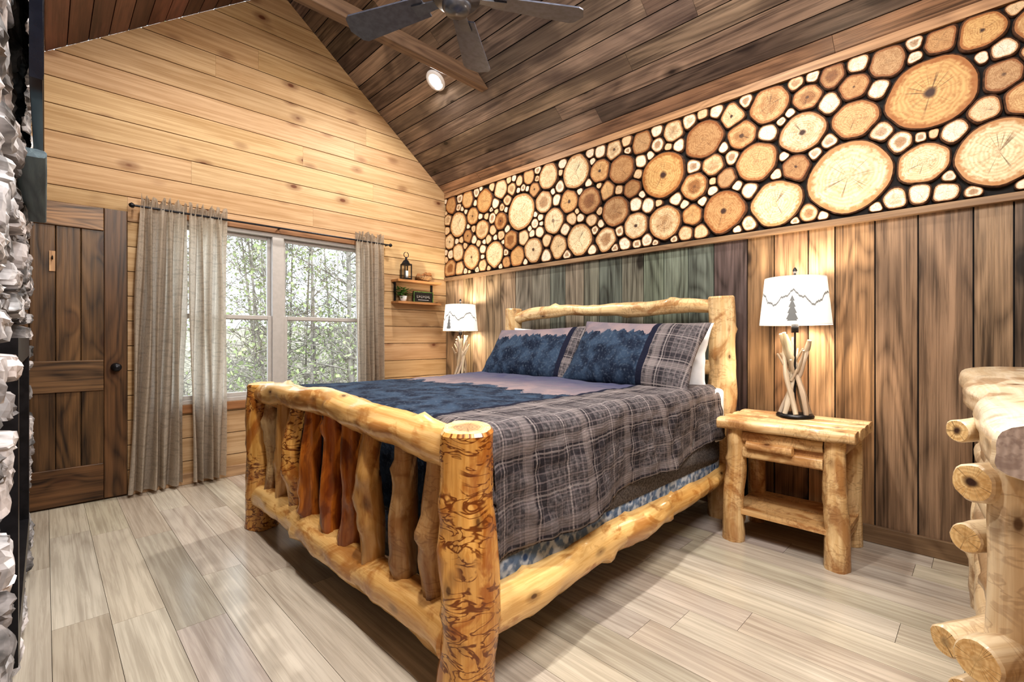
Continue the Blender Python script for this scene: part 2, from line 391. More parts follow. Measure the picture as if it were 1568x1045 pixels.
for r in rect_minus((YL-.05,-.05,YH+.05,ZR),[(WY0,WZ0,WY1,WZ1)]):
    a0,b0,a1,b1=r; prism(mb,gable([(a0,b0),(a1,b0),(a1,b1),(a0,b1)]),fw,.018,.10,None,1)
mb.build('wall_window',[M_pine,M_trim])
mb=MB(); z=0
fr=lambda a,b,d:(XR+d,a,b)
while z<ZR:
    prism(mb,gable([(YL,z+.002),(YH,z+.002),(YH,z+.183),(YL,z+.183)]),fr,0,.018,lambda a,b,d:(b,d,a),0,vary((1,1,1),.07)); z+=.187
prism(mb,gable([(YL-.05,-.05),(YH+.05,-.05),(YH+.05,ZR),(YL-.05,ZR)]),fr,.018,.08,None,1)
mb.build('wall_right',[M_pine,M_trim])
mb=MB(); z=0
while z<ZW:
    box(mb,(XW,YL-.018,z+.002),(XR,YL,min(z+.183,ZW)),0,vary((1,1,1),.07),0); z+=.187
box(mb,(XW-.05,YL-.07,-.05),(XR+.05,YL-.018,ZW),1)
mb.build('wall_fireplace',[M_pine,M_trim])
# ---------------------------------------------------------------- headboard wall
mb=MB(); x=XW+.001
def hcol(x):
    if x<-3.45: return random.choice([(.42,.33,.24),(.50,.39,.27)])
    if x<-2.5: return random.choice([(.31,.31,.27),(.38,.36,.30),(.21,.25,.23)])
    if x<-1.42: return random.choice([(.21,.265,.235),(.30,.32,.275),(.14,.185,.18)])
    if x<-1.2: return (.13,.10,.10)
    if x<-.42: return random.choice([(.50,.34,.20),(.64,.45,.28),(.36,.235,.14)])
    return random.choice([(.31,.22,.155),(.19,.14,.11),(.40,.29,.20)])
while x<XR-.02:
    w=random.uniform(.14,.235); x1=min(x+w,XR)
    if XR-x1<.08: x1=XR
    box(mb,(x+.003,YH-.0,0),(x1-.004,YH+.018,1.87),0,vary(hcol((x+x1)/2),.18),2); x=x1
box(mb,(XW-.05,YH+.018,-.05),(XR+.05,YH+.08,ZW+.05),1)
box(mb,(XW,YH,1.87),(XR,YH+.018,ZW),1)
mb.build('wall_headboard',[M_board,M_black])
mb=MB(); box(mb,(XW,YH-.035,1.855),(XR,YH-.001,1.895),0,(.75,.68,.62)); mb.build('trim_1',[M_trim],bevel=.004)
mb=MB()
prism(mb,[(YH-.001,ZW-.045),(YH-.03,ZW-.045),(YH-.03,ZW+.012),(YH-.012,ZW+.004)],lambda a,b,d:(d,a,b),XW,XR,lambda a,b,d:(a,b,d),0,(1.2,1.0,.85)); mb.build('trim_2',[M_trim])
mb=MB(); box(mb,(XW,YH-.022,0),(XR,YH-.001,.10),0,(.6,.55,.5)); mb.build('baseboard_headboard',[M_trim],bevel=.004)
mb=MB(); box(mb,(XW+.001,DY1+.02,0),(XW+.02,YH-.03,.09),0,(1.2,1.1,1.0)); mb.build('baseboard_window',[M_trim],bevel=.004)
# ---------------------------------------------------------------- log slices
S=[(-3.275,2.445,.19),(-2.582,2.665,.15),(-1.747,2.432,.18),(-1.0,2.711,.13),(-.573,2.137,.215),(-.209,2.498,.195),(-.961,2.06,.15),(-1.294,2.07,.145),(.048,2.108,.17),(-.01,2.741,.115),(-.39,2.745,.11),(-.236,2.132,.13),(-.542,2.466,.125),(-.812,2.473,.13),(-1.08,2.357,.13),(-1.433,2.616,.14),(-.655,2.765,.095),(-2.174,2.236,.13),(-2.546,2.06,.14),(-1.736,2.067,.135),(-3.66,2.07,.14),(-3.817,2.66,.13),(-2.906,2.703,.12),(-4.035,2.08,.14),(-4.268,2.483,.15),(-3.098,2.04,.12),(-2.85,2.277,.12),(-1.932,2.74,.10),(-2.112,2.57,.12),(-2.44,2.38,.12),(-1.67,2.745,.08),(-3.56,2.40,.12),(-3.86,2.36,.11),(.38,2.5,.17),(.5,2.1,.13)]
PALE={0,4,8,11,20,1,6,18,24}; DARKC={2,5,9}
Z0,Z1=1.90,ZW-.047
pl=[];kind=[]
for k_,(a,b_,r) in enumerate(S):
    r=min(r,b_-Z0-.002,Z1-b_-.002) if min(b_-Z0,Z1-b_)>.05 else r
    for (c,d,q) in pl: r=min(r,math.hypot(a-c,b_-d)-q-.004)
    if r>.04: pl.append((a,b_,r)); kind.append('p' if k_ in PALE else 'd' if k_ in DARKC else 'n')
N=60000
sx=np.random.uniform(XW+.01,XR-.01,N); sz=np.random.uniform(Z0,Z1,N)
cl=np.minimum(np.minimum(sx-XW,XR-sx),np.minimum(sz-Z0,Z1-sz))
for (a,b_,r) in pl: cl=np.minimum(cl,np.hypot(sx-a,sz-b_)-r-.004)
for it in range(900):
    cap=random.choice([.13,.10,.075,.055,.05])
    i=int(np.argmax(cl)); 
    if cl[i]<.0205: break
    if cl[i]>cap:
        ok=np.where(cl>cap)[0]; i=int(ok[np.argmin(cl[ok])]); 
    r=float(min(cl[i],cap)); a,b_=float(sx[i]),float(sz[i]); pl.append((a,b_,r)); kind.append('n')
    cl=np.minimum(cl,np.hypot(sx-a,sz-b_)-r-.004)
mb=MB(); A=np.array(pl)
for idx,(a,b_,r) in enumerate(pl):
    seg=40 if r>.06 else 24; so=Vector(roff()); dep=random.uniform(.018,.034); rnd=random.random()
    dx=A[:,0]-a; dy=A[:,1]-b_; d2=dx*dx+dy*dy; mask=(d2>1e-9)&(d2<(r+.55)**2)
    dx,dy,d2,rj=dx[mask],dy[mask],d2[mask],A[mask,2]
    rr=[]
    for j in range(seg):
        th=2*pi*j/seg; ca,sa=math.cos(th),math.sin(th)
        lim=r*1.34+.006
        if ca>1e-6: lim=min(lim,(XR-a)/ca)
        elif ca<-1e-6: lim=min(lim,(XW-a)/ca)
        if sa>1e-6: lim=min(lim,(Z1-b_)/sa)
        elif sa<-1e-6: lim=min(lim,(Z0-b_)/sa)
        dot=ca*dx+sa*dy; m=dot>1e-6
        if m.any(): lim=min(lim,float(np.min((d2[m]+r*r-rj[m]**2)/(2*dot[m]))))
        rr.append(max(.6*r,lim-.003))
    for _ in range(2): rr=[min(rr[j]+.001,(rr[j-1]+2*rr[j]+rr[(j+1)%seg])/4) for j in range(seg)]
    rr=[q*(1-.02+.035*noise.noise(Vector((math.cos(2*pi*j/seg)*2,math.sin(2*pi*j/seg)*2,0))+so)) for j,q in enumerate(rr)]
    def ring(k,yy): return [(a+rr[j]*k*math.cos(2*pi*j/seg),yy,b_+rr[j]*k*math.sin(2*pi*j/seg)) for j in range(seg)]
    bt=max(.87,1-.008/r)
    yf=YH-.002-dep
    inner=ring(bt,yf); outer=ring(1.0,yf+.003); back=ring(1.0,YH-.001)
    v=inner+outer+back
    mb.add(v,[(j,(j+1)%seg,seg+(j+1)%seg,seg+j) for j in range(seg)]+[(seg+j,seg+(j+1)%seg,2*seg+(j+1)%seg,2*seg+j) for j in range(seg)],1,None,(1,1,1),True)
    midr=ring(bt*.5,yf)
    v=inner+midr+[(a,yf,b_)]
    tint=random.choice([(1.02,1.02,1.0),(1.0,.94,.84),(.92,.76,.56),(.84,.64,.42),(.62,.44,.29),(.86,.69,.49),(.72,.52,.34),(.68,.53,.40)])
    if kind[idx]=='p': tint=(1.12,1.14,1.10); rnd=random.choice([.03,.17,.31])
    if kind[idx]=='d': tint=(.86,.66,.40); rnd=.68+.06*random.random()
    if r<.058: tint=random.choice([(1.22,1.38,1.68),(1.22,1.38,1.68),(1.22,1.36,1.6),(1.05,1.0,.95)]); rnd*=.3
    P=[(math.cos(2*pi*j/seg),math.sin(2*pi*j/seg),rnd) for j in range(seg)]+[(.5*math.cos(2*pi*j/seg),.5*math.sin(2*pi*j/seg),rnd) for j in range(seg)]+[(0,0,rnd)]
    mb.add(v,[(j,(j+1)%seg,seg+(j+1)%seg,seg+j) for j in range(seg)]+[(seg+j,seg+(j+1)%seg,2*seg) for j in range(seg)],0,P,tint)
mb.build('log_slice_panel',[M_slice,M_bark])
# ---------------------------------------------------------------- window
w1=empty('window_1'); mb=MB()
def fr_rect(mb,y0,y1,z0,z1,t,x0,x1,mat=0,col=(1,1,1)):
    box(mb,(x0,y0,z0),(x1,y0+t,z1),mat,col); box(mb,(x0,y1-t,z0),(x1,y1,z1),mat,col)
    box(mb,(x0,y0+t,z0),(x1,y1-t,z0+t),mat,col); box(mb,(x0,y0+t,z1-t),(x1,y1-t,z1),mat,col)
fr_rect(mb,WY0,WY1,WZ0,WZ1,.035,XW-.09,XW-.005)
ym=(WY0+WY1)/2; box(mb,(XW-.09,ym-.05,WZ0+.035),(XW-.005,ym+.05,WZ1-.035))
zm=1.36
for a,b_ in ((WY0+.035,ym-.05),(ym+.05,WY1-.035)):
    fr_rect(mb,a,b_,zm-.02,WZ1-.035,.03,XW-.085,XW-.055)
    fr_rect(mb,a,b_,WZ0+.035,zm+.02,.035,XW-.05,XW-.02)
mb.build('window_frame',[M_vinyl],w1,bevel=.004)
mb=MB()
for a,b_ in ((WY0+.035,ym-.05),(ym+.05,WY1-.035)):
    mb.add([(XW-.07,a,zm),(XW-.07,b_,zm),(XW-.07,b_,WZ1-.04),(XW-.07,a,WZ1-.04)],[(0,1,2,3)])
    mb.add([(XW-.035,a,WZ0+.04),(XW-.035,b_,WZ0+.04),(XW-.035,b_,zm),(XW-.035,a,zm)],[(0,1,2,3)])
mb.build('glass',[M_glass],w1)
mb=MB()
box(mb,(XW+.001,WY0-.07,WZ1),(XW+.02,WY1+.07,WZ1+.06),0,(.8,.58,.45)); box(mb,(XW+.001,WY0-.06,WZ0-.065),(XW+.02,WY1+.06,WZ0),0,(.95,.65,.45))
box(mb,(XW+.001,WY0-.06,WZ0),(XW+.02,WY0,WZ1),0,(.8,.58,.45)); box(mb,(XW+.001,WY1,WZ0),(XW+.02,WY1+.06,WZ1),0,(.8,.58,.45))
mb.build('trim_3',[M_trim],bevel=.003)
# ---------------------------------------------------------------- curtains
def curtain(y0t,y1t,y0b,y1b,nf,seed,zb=.03,ztop=2.235):
    mb=MB(); nu=150; nv=64; vs=[];P=[]
    so=Vector((seed*13.1,seed*7.7,0)); zrod=2.165
    for i in range(nv+1):
        t=i/nv; z=zb+(ztop-zb)*t
        for j in range(nu+1):
            u=j/nu
            fl=(1-t); k=t**.8
            y0=y0b+(y0t-y0b)*k; y1=y1b+(y1t-y1b)*k
            uu=u+.018*noise.noise(Vector((u*5,z*1.2,0))+so)
            A=.022+.026*fl+.014*noise.noise(Vector((u*3,0,z))+so)
            A*=.55+.45*min(1,abs(z-zrod)/.18)
            ph=uu*nf*2*pi+1.2*noise.noise(Vector((u*2,z*.8,3))+so)
            x=XW+.085+A*math.sin(ph)+.008*math.sin(ph*2.3+1)+.006*noise.noise(Vector((u*12,z*4,7))+so)
            hi=math.exp(-((z-zrod)/.03)**2); x=x*(1-.5*hi)+(XW+.085+.014*math.sin(ph*3))*.5*hi
            if z>zrod+.02: x+=.020*math.sin(ph*2.9)
            y=y0+(y1-y0)*uu+.008*math.sin(ph*.5+z*3)
            zz=z+(.026*math.sin(ph*1.3+seed) if i==nv else 0)+(.012*noise.noise(Vector((u*9,0,0))+so) if i==0 else 0)
            vs.append((x,y,zz)); P.append((x,u*.9,zz))
    fs=[(i*(nu+1)+j,i*(nu+1)+j+1,(i+1)*(nu+1)+j+1,(i+1)*(nu+1)+j) for i in range(nv) for j in range(nu)]
    mb.add(vs,fs,0,P,(1,1,1),True)
    return mb.build('curtain',[M_curt])
curtain(.50,.80,.43,.77,5,1); curtain(.81,1.08,.83,1.06,4,2); curtain(2.22,2.52,2.24,2.56,6,3)
mb=MB(); tube(mb,[(XW+.085,.46,2.165),(XW+.085,2.60,2.165)],.008,10)
for yy in (.47,1.5,2.58):
    tube(mb,[(XW+.022,yy,2.165),(XW+.085,yy,2.165)],.007,8)
for yy in (.455,2.605): lathe(mb,[(0,-.02),(.014,-.012),(.02,0),(.014,.012),(0,.02)],(XW+.085,yy,2.165),12)
mb.build('curtain_rod',[M_dark])
# ---------------------------------------------------------------- door
d1=empty('door_1'); mb=MB()
xa,xb=XW-.012,XW+.022
for k in range(4):
    a=DY0+.13+k*(DY1-DY0-.26)/4
    box(mb,(xa,a+.002,.14),(xb-.014,a+(DY1-DY0-.26)/4-.002,2.0),0,vary((1.2,1.15,1.1),.35),2)
lt=(.9,.8,.76)
box(mb,(xa,DY0,.012),(xb,DY0+.13,DZ-.005),0,lt,2); box(mb,(xa,DY1-.135,.012),(xb,DY1-.005,DZ-.005),0,lt,2)
box(mb,(xa,DY0+.132,.012),(xb,DY1-.137,.27),0,lt,1); box(mb,(xa,DY0+.132,1.96),(xb,DY1-.137,DZ-.005),0,(2.0,2.0,2.1),1)
box(mb,(xa,DY0+.132,.80),(xb,DY1-.137,1.02),0,(1.2,1.2,1.25),1)
mb.build('slab',[M_door],d1,bevel=.004)
mb=MB(); Mx=Matrix.Rotation(pi/2,3,'Y')
lathe(mb,[(0,0),(.03,0),(.03,.006),(.012,.010),(.012,.035),(.026,.045),(.03,.06),(.022,.072),(0,.075)],(xb,DY1-.07,.965),20,0,(1,1,1),Mx)
mb.build('knob',[M_dark],d1)
mb=MB(); box(mb,(xb-.014,.02,1.64),(xb-.002,.05,1.78),0,(1.6,1.4,1.2)); tube(mb,[(xb-.002,.035,1.74),(xb+.02,.035,1.72),(xb+.03,.035,1.735),(xb+.03,.035,1.75)],.004,8,mat=1)
mb.build('robe_hook',[M_trim,M_dark],d1)
# ---------------------------------------------------------------- fireplace
fp=empty('stone_fireplace'); mb=MB(); FX0,FX1=-4.0,-1.05; FY=-.10; Y0F=YL+.004
prism(mb,clip([(Y0F,0.002),(FY-.02,0.002),(FY-.02,3.4),(Y0F,3.4)],-SL,1,ZW-SL*YL-.03),lambda a,b,d:(d,a,b),FX0,FX1,None,0)
mb.build('core',[M_mortar],fp)
mb=MB()
def stone(mb,a0,a1,z0,z1,dep,face):
    nu,nv=10,7; so=Vector(roff()); vs=[]
    for i in range(nv+1):
        for j in range(nu+1):
            u=j/nu;v=i/nv
            e=(1-abs(2*u-1)**7)*(1-abs(2*v-1)**7)
            dd=-.02+(dep+.02)*e**.5+(.010*noise.noise(Vector((u*2.5,v*2.5,0))+so)+.010*noise.noise(Vector((u*8,v*8,0))+so))*e
            aa=a0+(a1-a0)*u+.02*noise.noise(Vector((u*2,v*2,5))+so); zz=z0+(z1-z0)*v+.02*noise.noise(Vector((u*2,v*2,9))+so)
            vs.append((aa,FY+dd,zz) if face=='y' else (FX0-dd*.8,aa,zz))
    fs=[(i*(nu+1)+j,i*(nu+1)+j+1,(i+1)*(nu+1)+j+1,(i+1)*(nu+1)+j) for i in range(nv) for j in range(nu)]
    k=random.uniform(.45,1.5); w=random.random()*.12; mb.add(vs,fs,0,[tuple(Vector(v)+so) for v in vs],(k*(1+w),k,k*(1.0-w*.5)),False)
z=0.02
while z<2.93:
    h=random.uniform(.05,.13); h=min(h,3.0-z); x=FX0
    while x<FX1:
        w=random.uniform(.10,.34); 
        if not (x+w>-3.15 and x<-1.85 and z+h>.28 and z<1.18): stone(mb,x+.006,min(x+w,FX1)-.006,z+.005,z+h-.005,random.uniform(.015,.055),'y')
        x+=w
    if z+h<2.86: stone(mb,YL+.03,-.21,z+.005,z+h-.005,.03,'x')
    stone(mb,-.205,FY,z+.005,z+h-.005,.03,'x')
    z+=h
mb.build('stones',[M_stone],fp)
mb=MB(); box(mb,(-3.12,FY-.02,.30),(-1.88,FY+.02,1.16),0)
for a,b_,c,d in [( -3.14,-3.06,.28,1.18),(-1.94,-1.86,.28,1.18)]: box(mb,(a,FY-.02,c),(b_,FY+.048,d),1)
box(mb,(-3.06,FY-.02,.28),(-1.94,FY+.048,.36),1); box(mb,(-3.06,FY-.02,1.10),(-1.94,FY+.048,1.18),1)
mb.build('firebox',[M_glossblack,M_dark],fp)
mb=MB(); tube(mb,[(-3.3+i*.056,-.035,1.765+.002*math.sin(i)) for i in range(22)],.040,16,.04,4,0,shape=(1,.34),exp=4)
mb.build('fireplace_mantel',[wood('mantel_wood',(.20,.28,.32),(.07,.10,.13),rough=.5)])
tv=empty('television'); mb=MB(); box(mb,(-3.0,-.030,1.86),(-1.75,-.004,2.64),0,(1,1,1)); box(mb,(-2.98,-.004,1.88),(-1.77,-.002,2.62),0); box(mb,(-2.6,-.036,2.1),(-2.1,-.030,2.4),0)
mb.build('housing',[M_glossblack],tv,bevel=.003)
# ---------------------------------------------------------------- bed
bed=empty('log_bed'); BX0,BX1=-3.20,-1.19; BF_,BH=.965,3.20
mb=MB()
log(mb,(BX1+.01,BF_,0),(BX1+.025,BF_-.01,.885),.094,.086,.14,.012,1,2,nk=11,seg=36,kh=.018,ns=5)
log(mb,(BX0,BF_,0),(BX0,BF_,.885),.094,.084,.14,.012,1,2,nk=9,seg=26,kh=.016,ns=5)
log(mb,(BX1-.05,BH,0),(BX1-.05,BH,1.45),.088,.082,.14,.014,3,2,nk=12,seg=24,kh=.024)
log(mb,(BX0,BH,0),(BX0,BH,1.45),.088,.080,.10,.010,3,2,nk=5,seg=24)
log(mb,(BX0+.03,BF_,.835),(BX1-.03,BF_,.815),.062,.070,.16,.012,0,2,arch=.035,nk=10,seg=26,kh=.026,col=(1.1,1.12,1.2),ns=5)
log(mb,(BX0+.03,BF_,.205),(BX1-.03,BF_,.20),.074,.084,.15,.018,0,2,nk=10,seg=26,kh=.026,col=(1.1,1.1,1.1),ns=5)
n=9
for i in range(n):
    x=BX0+.19+i*(BX1-BX0-.36)/(n-1)
    tp=.86 if 1<i<7 else .84
    mi=[3,0,1,4,4,4,0,3,3][i]; cl_=[(.85,.82,.8),(.85,.75,.65),(1,1,1),(1.1,1.1,1),(1.2,1.2,1.1),(.95,1,1),(.68,.6,.5),(.66,.6,.55),(.72,.64,.58)][i]
    log(mb,(x+random.uniform(-.016,.016),BF_,.23),(x+random.uniform(-.016,.016),BF_,tp-.03),.044,.038,.24,.022,mi,2,cl_,nk=6,seg=20,mid=1.25,kh=.022,ns=5)
log(mb,(BX1,BF_+.03,.255),(BX1-.03,BH-.03,.31),.078,.060,.13,.020,0,2,nk=14,seg=26,kh=.024,col=(1.08,1.1,1.1),ns=5)
log(mb,(BX0,BF_+.03,.27),(BX0,BH-.03,.31),.075,.066,.09,.015,0,2,nk=8,seg=18)
pts=[];rad=[]
for i in range(61):
    t=i/60; x=BX0+.03+t*(BX1-BX0-.11)
    z=1.36+.060*math.sin(pi*t*.95)+.020*math.sin(t*8.2)+.01*noise.noise(Vector((t*6,0,0)))
    pts.append((x,BH,z)); rad.append(.050+.007*math.sin(t*11))
tube(mb,pts,rad,18,.16,4,3,2,(1.05,1.05,1.05),[(.5,1.5,.025,.03),(1.2,4,.02,.03),(1.6,1.0,.025,.03),(.9,2.5,.02,.03)])
log(mb,(BX0+.03,BH,.98),(BX1-.08,BH,.98),.05,.05,.08,.01,3,2)
log(mb,(BX0+.03,BH,.50),(BX1-.08,BH,.50),.05,.05,.08,.01,3,2)
for i in range(8):
    x=BX0+.2+i*(BX1-BX0-.45)/7; log(mb,(x,BH,.5),(x,BH,.97),.035,.035,.1,.01,0,2)
mb.build('frame',[M_log,M_logc,M_end,M_logp,M_logr],bed)
mb=MB()
def rbox(mb,lo,hi,r,mat=0,n=5,amp=0):
    c=[(lo[i]+hi[i])/2 for i in range(3)]; h=[(hi[i]-lo[i])/2 for i in range(3)]
    segs=[]
    for k in range(n*4):
        a=2*pi*k/(n*4)+pi/(n*4); q=(math.cos(a),math.sin(a)); segs.append(((h[1]-r)*(1 if q[0]>0 else -1)+r*q[0],(h[2]-r)*(1 if q[1]>0 else -1)+r*q[1]))
    vs=[];m=len(segs); st=[-h[0],-h[0]+r*.3,-h[0]+r]+[-h[0]+r+(2*h[0]-2*r)*k/20 for k in range(1,20)]+[h[0]-r,h[0]-r*.3,h[0]]
    sc=[.96,.99,1]+[1]*19+[1,.99,.96]
    for s_,k in zip(st,sc):
        for (p,q) in segs: vs.append((c[0]+s_,c[1]+p*k,c[2]+q*k))
    fs=[(i*m+j,i*m+(j+1)%m,(i+1)*m+(j+1)%m,(i+1)*m+j) for i in range(len(st)-1) for j in range(m)]
    fs+= [tuple(range(m)),tuple((len(st)-1)*m+j for j in range(m))]
    mb.add(vs,fs,mat,None,(1,1,1),True)
rbox(mb,(-3.13,1.06,.27),(-1.195,3.08,.42),.03,0)
rbox(mb,(-3.12,1.07,.40),(-1.190,3.07,.60),.03,1)
rbox(mb,(-3.11,1.08,.60),(-1.225,3.08,.835),.05,2)
mb.build('mattress',[M_quilt,M_skirt,M_white],bed)
# comforter
mb=MB(); X0,X1=-3.13,-1.20; Y0,Y1=1.075,3.02; ZT=.865; r=.055
NA,NB=180,150
da,db=.47,.40
vs=[];P=[]
def drop(e):
    if e<=0: return 0,0
    if e<r*pi/2: return r*math.sin(e/r),r*(1-math.cos(e/r))
    return r,r+e-r*pi/2
for j in range(NB+1):
    b_=Y0-db+(Y1-Y0+db)*j/NB
    zt=.40+.145*max(0,min(1,(b_-1.1)/1.8))+.014*math.sin(b_*7)
    fac=(.896-zt)/(da+r)
    for i in range(NA+1):
        a=X0-da+(X1-X0+2*da)*i/NA
        ex=max(0,a-X1+r)*fac; exl=max(0,X0+r-a); ey=max(0,Y0+r-b_)
        ox,dz=drop(ex); olx,dzl=drop(exl); oy,dzy=drop(ey)
        x=min(max(a,X0+r),X1-r)+ox-olx; y=max(b_,Y0+r)-oy
        z=ZT-max(dz,dzl,dzy)-.25*min(max(dz,dzl),dzy)
        z+=.016*noise.noise(Vector((a*1.6,b_*1.6,0)))+.008*noise.noise(Vector((a*5,b_*5,1)))
        sd=max(0,min(1,(ex-.05)/.35))
        x+=sd*(.030+.026*math.sin(b_*9+1.8*noise.noise(Vector((b_*2,z*2,0))))+.016*noise.noise(Vector((b_*6,z*4,0))))
        x-=max(0,min(1,(exl-.05)/.35))*.02
        if ex>.05: x+=.012*noise.noise(Vector((b_*13,z*13,3)))+.007*noise.noise(Vector((b_*28,z*26,3)))
        else: z+=.006*noise.noise(Vector((a*14,b_*14,3)))
        vs.append((x,y,z)); P.append((a,b_,0))
fs=[(j*(NA+1)+i,j*(NA+1)+i+1,(j+1)*(NA+1)+i+1,(j+1)*(NA+1)+i) for j in range(NB) for i in range(NA)]
mb.add(vs,fs,0,P,(1,1,1),True)
ob=mb.build('comforter',[M_comf],bed); md=ob.modifiers.new('thick','SOLIDIFY'); md.thickness=.014; md.offset=1
mb=MB(); rbox(mb,(-3.14,2.95,.52),(-1.185,3.10,.858),.04,0); mb.build('sheet',[M_white],bed)
# ---------------------------------------------------------------- pillows
def pillow(name,c,W,H,T,tilt,mat,yaw=0,roll=0,flip=1):
    mb=MB(); n=26; so=Vector(roff())
    R=Matrix.Rotation(yaw,3,'Z')@Matrix.Rotation(pi/2-tilt,3,'X')@Matrix.Rotation(roll,3,'Z')
    for sgn in (1,-1):
        vs=[];P=[]
        for i in range(n+1):
            for j in range(n+1):
                u=2*j/n-1; v=2*i/n-1
                u=math.sin(u*pi/2); v=math.sin(v*pi/2)
                th=T*((1-u*u)**.42)*((1-v*v)**.42)*(1+.20*noise.noise(Vector((u*2,v*2,sgn))+so)+.10*noise.noise(Vector((u*6,v*5,sgn))+so))
                x=W*u*(.93+.07*v*v)+.012*noise.noise(Vector((u*3,v*3,2))+so); y=H*v*(.92+.08*u*u)-.03*H*(1-u*u)
                p=R@Vector((x,y,sgn*th))+Vector(c); vs.append(p); P.append((x,y,0))
        fs=[(i*(n+1)+j,i*(n+1)+j+1,(i+1)*(n+1)+j+1,(i+1)*(n+1)+j) for i in range(n) for j in range(n)]
        mb.add(vs,fs,0,P,(1,1,1),True)
    return mb.build(name,[mat])
pillow('white_pillow',(-2.66,3.05,1.06),.43,.22,.06,math.radians(14),M_white)
pillow('white_pillow',(-1.70,3.04,1.06),.45,.225,.06,math.radians(14),M_white)
pillow('pillow_sham',(-2.63,2.84,1.06),.48,.25,.095,math.radians(36),M_shamL,.03,.03)
pillow('pillow_sham',(-1.70,2.82,1.075),.49,.262,.10,math.radians(34),M_shamR,-.02,-.04)
# ---------------------------------------------------------------- nightstands
def nightstand(cx):
    e=empty('log_nightstand'); mb=MB(); zt=.71; y0,y1=2.80,3.345
    for k,yy in enumerate((2.865,3.0,3.135,3.27)):
        pts=[(cx-.335+.67*i/16+ (.004*random.random() if i in(0,16) else 0),yy+ (.008*math.sin(i*.9+k) if k==0 else 0),zt-.03) for i in range(17)]
        tube(mb,pts,.067,16,.05,5,0,1,vary((1.05,1.05,1.05),.08),shape=(1,.45),exp=5)
    for sx_ in (-.25,.25):
        log(mb,(cx+sx_*1.02,2.875,0),(cx+sx_*.98,2.885,zt-.055),.060,.050,.15,.012,0,1,(1,.97,.93),nk=9,seg=20,kh=.016,ns=5)
        log(mb,(cx+sx_*1.02,3.27,0),(cx+sx_,3.27,zt-.055),.05,.048,.08,.008,0,1,nk=3)
        log(mb,(cx+sx_*1.0,2.95,.135),(cx+sx_*1.0,3.33,.135),.036,.036,.08,.004,0,1,nk=1)
        log(mb,(cx+sx_*1.0,2.90,.60),(cx+sx_*1.0,3.26,.60),.04,.04,.08,.004,0,1,nk=1)
    for k,yy in enumerate((2.90,3.02,3.14,3.25)):
        box(mb,(cx-.27,yy-.055,.165),(cx+.29,yy+.055,.19),0,(.95,.85,.75),0)
    log(mb,(cx-.2,3.27,.60),(cx+.2,3.27,.60),.04,.04,.08,.004,0,1,nk=1)
    box(mb,(cx-.198,2.87,.49),(cx+.198,3.20,.645),0,(.9,.8,.7),0)
    tube(mb,[(cx-.195+.39*i/10,2.862,.612) for i in range(11)],.030,12,.05,5,0,1,(1.1,1.1,1.1),shape=(.5,1),exp=3)
    tube(mb,[(cx-.195+.39*i/10,2.862,.522) for i in range(11)],.030,12,.05,5,0,1,(1.1,1.1,1.1),shape=(.5,1),exp=3)
    log(mb,(cx-.17,2.838,.572),(cx+.06,2.838,.570),.022,.026,.08,.004,0,1,(1.05,.95,.85),nk=2,kh=.006)
    mb.build('frame',[M_logp,M_end],e); return e
nightstand(-.79); nightstand(-3.98)
# ---------------------------------------------------------------- table lamps
def table_lamp(cx,cy,zb):
    e=empty('table_lamp'); mb=MB()
    lathe(mb,[(0,0),(.098,0),(.10,.008),(.094,.018),(.03,.024),(0,.024)],(cx,cy,zb),32,1)
    H=.50
    for k in range(8):
        a=k*2*pi/8+.3; b_=a+pi+random.uniform(-.9,.9)
        p0=Vector((cx+.075*math.cos(a),cy+.075*math.sin(a),zb+.02)); p1=Vector((cx+.075*math.cos(b_),cy+.075*math.sin(b_),zb+H*random.uniform(.84,1.0)))
        log(mb,p0,p1,.014,.011,.15,.018,0,0,vary((1,1,1),.2),nk=4,kh=.007,seg=9,step=.025)
        q=p0.lerp(p1,random.uniform(.35,.65)); log(mb,q,q+Vector((.07*math.cos(a+2),.07*math.sin(a+2),.13)),.009,.006,.15,.010,0,0,nk=1,kh=.003,seg=7,step=.025)
    tube(mb,[(cx,cy,zb+.02),(cx,cy,zb+.87)],.006,8,mat=1,caps=True)
    lathe(mb,[(0,0),(.02,0),(.02,.06),(0,.06)],(cx,cy,zb+.50),14,1)
    lathe(mb,[(0,0),(.008,.005),(.013,.02),(.006,.035),(0,.04)],(cx,cy,zb+.85),14,1)
    for k in range(3):
        a=k*2*pi/3; tube(mb,[(cx,cy,zb+.835),(cx+.15*math.cos(a),cy+.15*math.sin(a),zb+.82)],.003,6,mat=1)
    mb.build('base',[M_twig,M_dark],e)
    mb=MB(); vs=[];P=[];n=64;zs=[zb+.545,zb+.825]
    m=8; cam_a=-1.85
    for i in range(m+1):
        t=i/m; rr=.188-.028*t
        for j in range(n+1):
            a=2*pi*j/n+cam_a+pi; vs.append((cx+rr*math.cos(a),cy+rr*math.sin(a),zs[0]+(zs[1]-zs[0])*t)); P.append((2*pi*j/n-pi,t,0))
    fs=[(i*(n+1)+j,i*(n+1)+j+1,(i+1)*(n+1)+j+1,(i+1)*(n+1)+j) for i in range(m) for j in range(n)]
    mb.add(vs,fs,0,P,(1,1,1),True)
    mb.build('shade',[M_shade],e)
    mb=MB(); lathe(mb,[(0,-.045),(.02,-.04),(.03,-.01),(.026,.02),(.012,.04),(0,.042)],(cx,cy,zb+.64),16); mb.build('bulb',[M_emit],e)
    l=D.lights.new('lamp_bulb','POINT'); l.energy=19; l.color=(1,.84,.64); l.shadow_soft_size=.05
    lo=D.objects.new('bulb_light',l); lo.location=(cx,cy,zb+.73); bpy.context.scene.collection.objects.link(lo); lo.parent=e
table_lamp(-.80,3.17,.712); table_lamp(-3.98,3.17,.712)
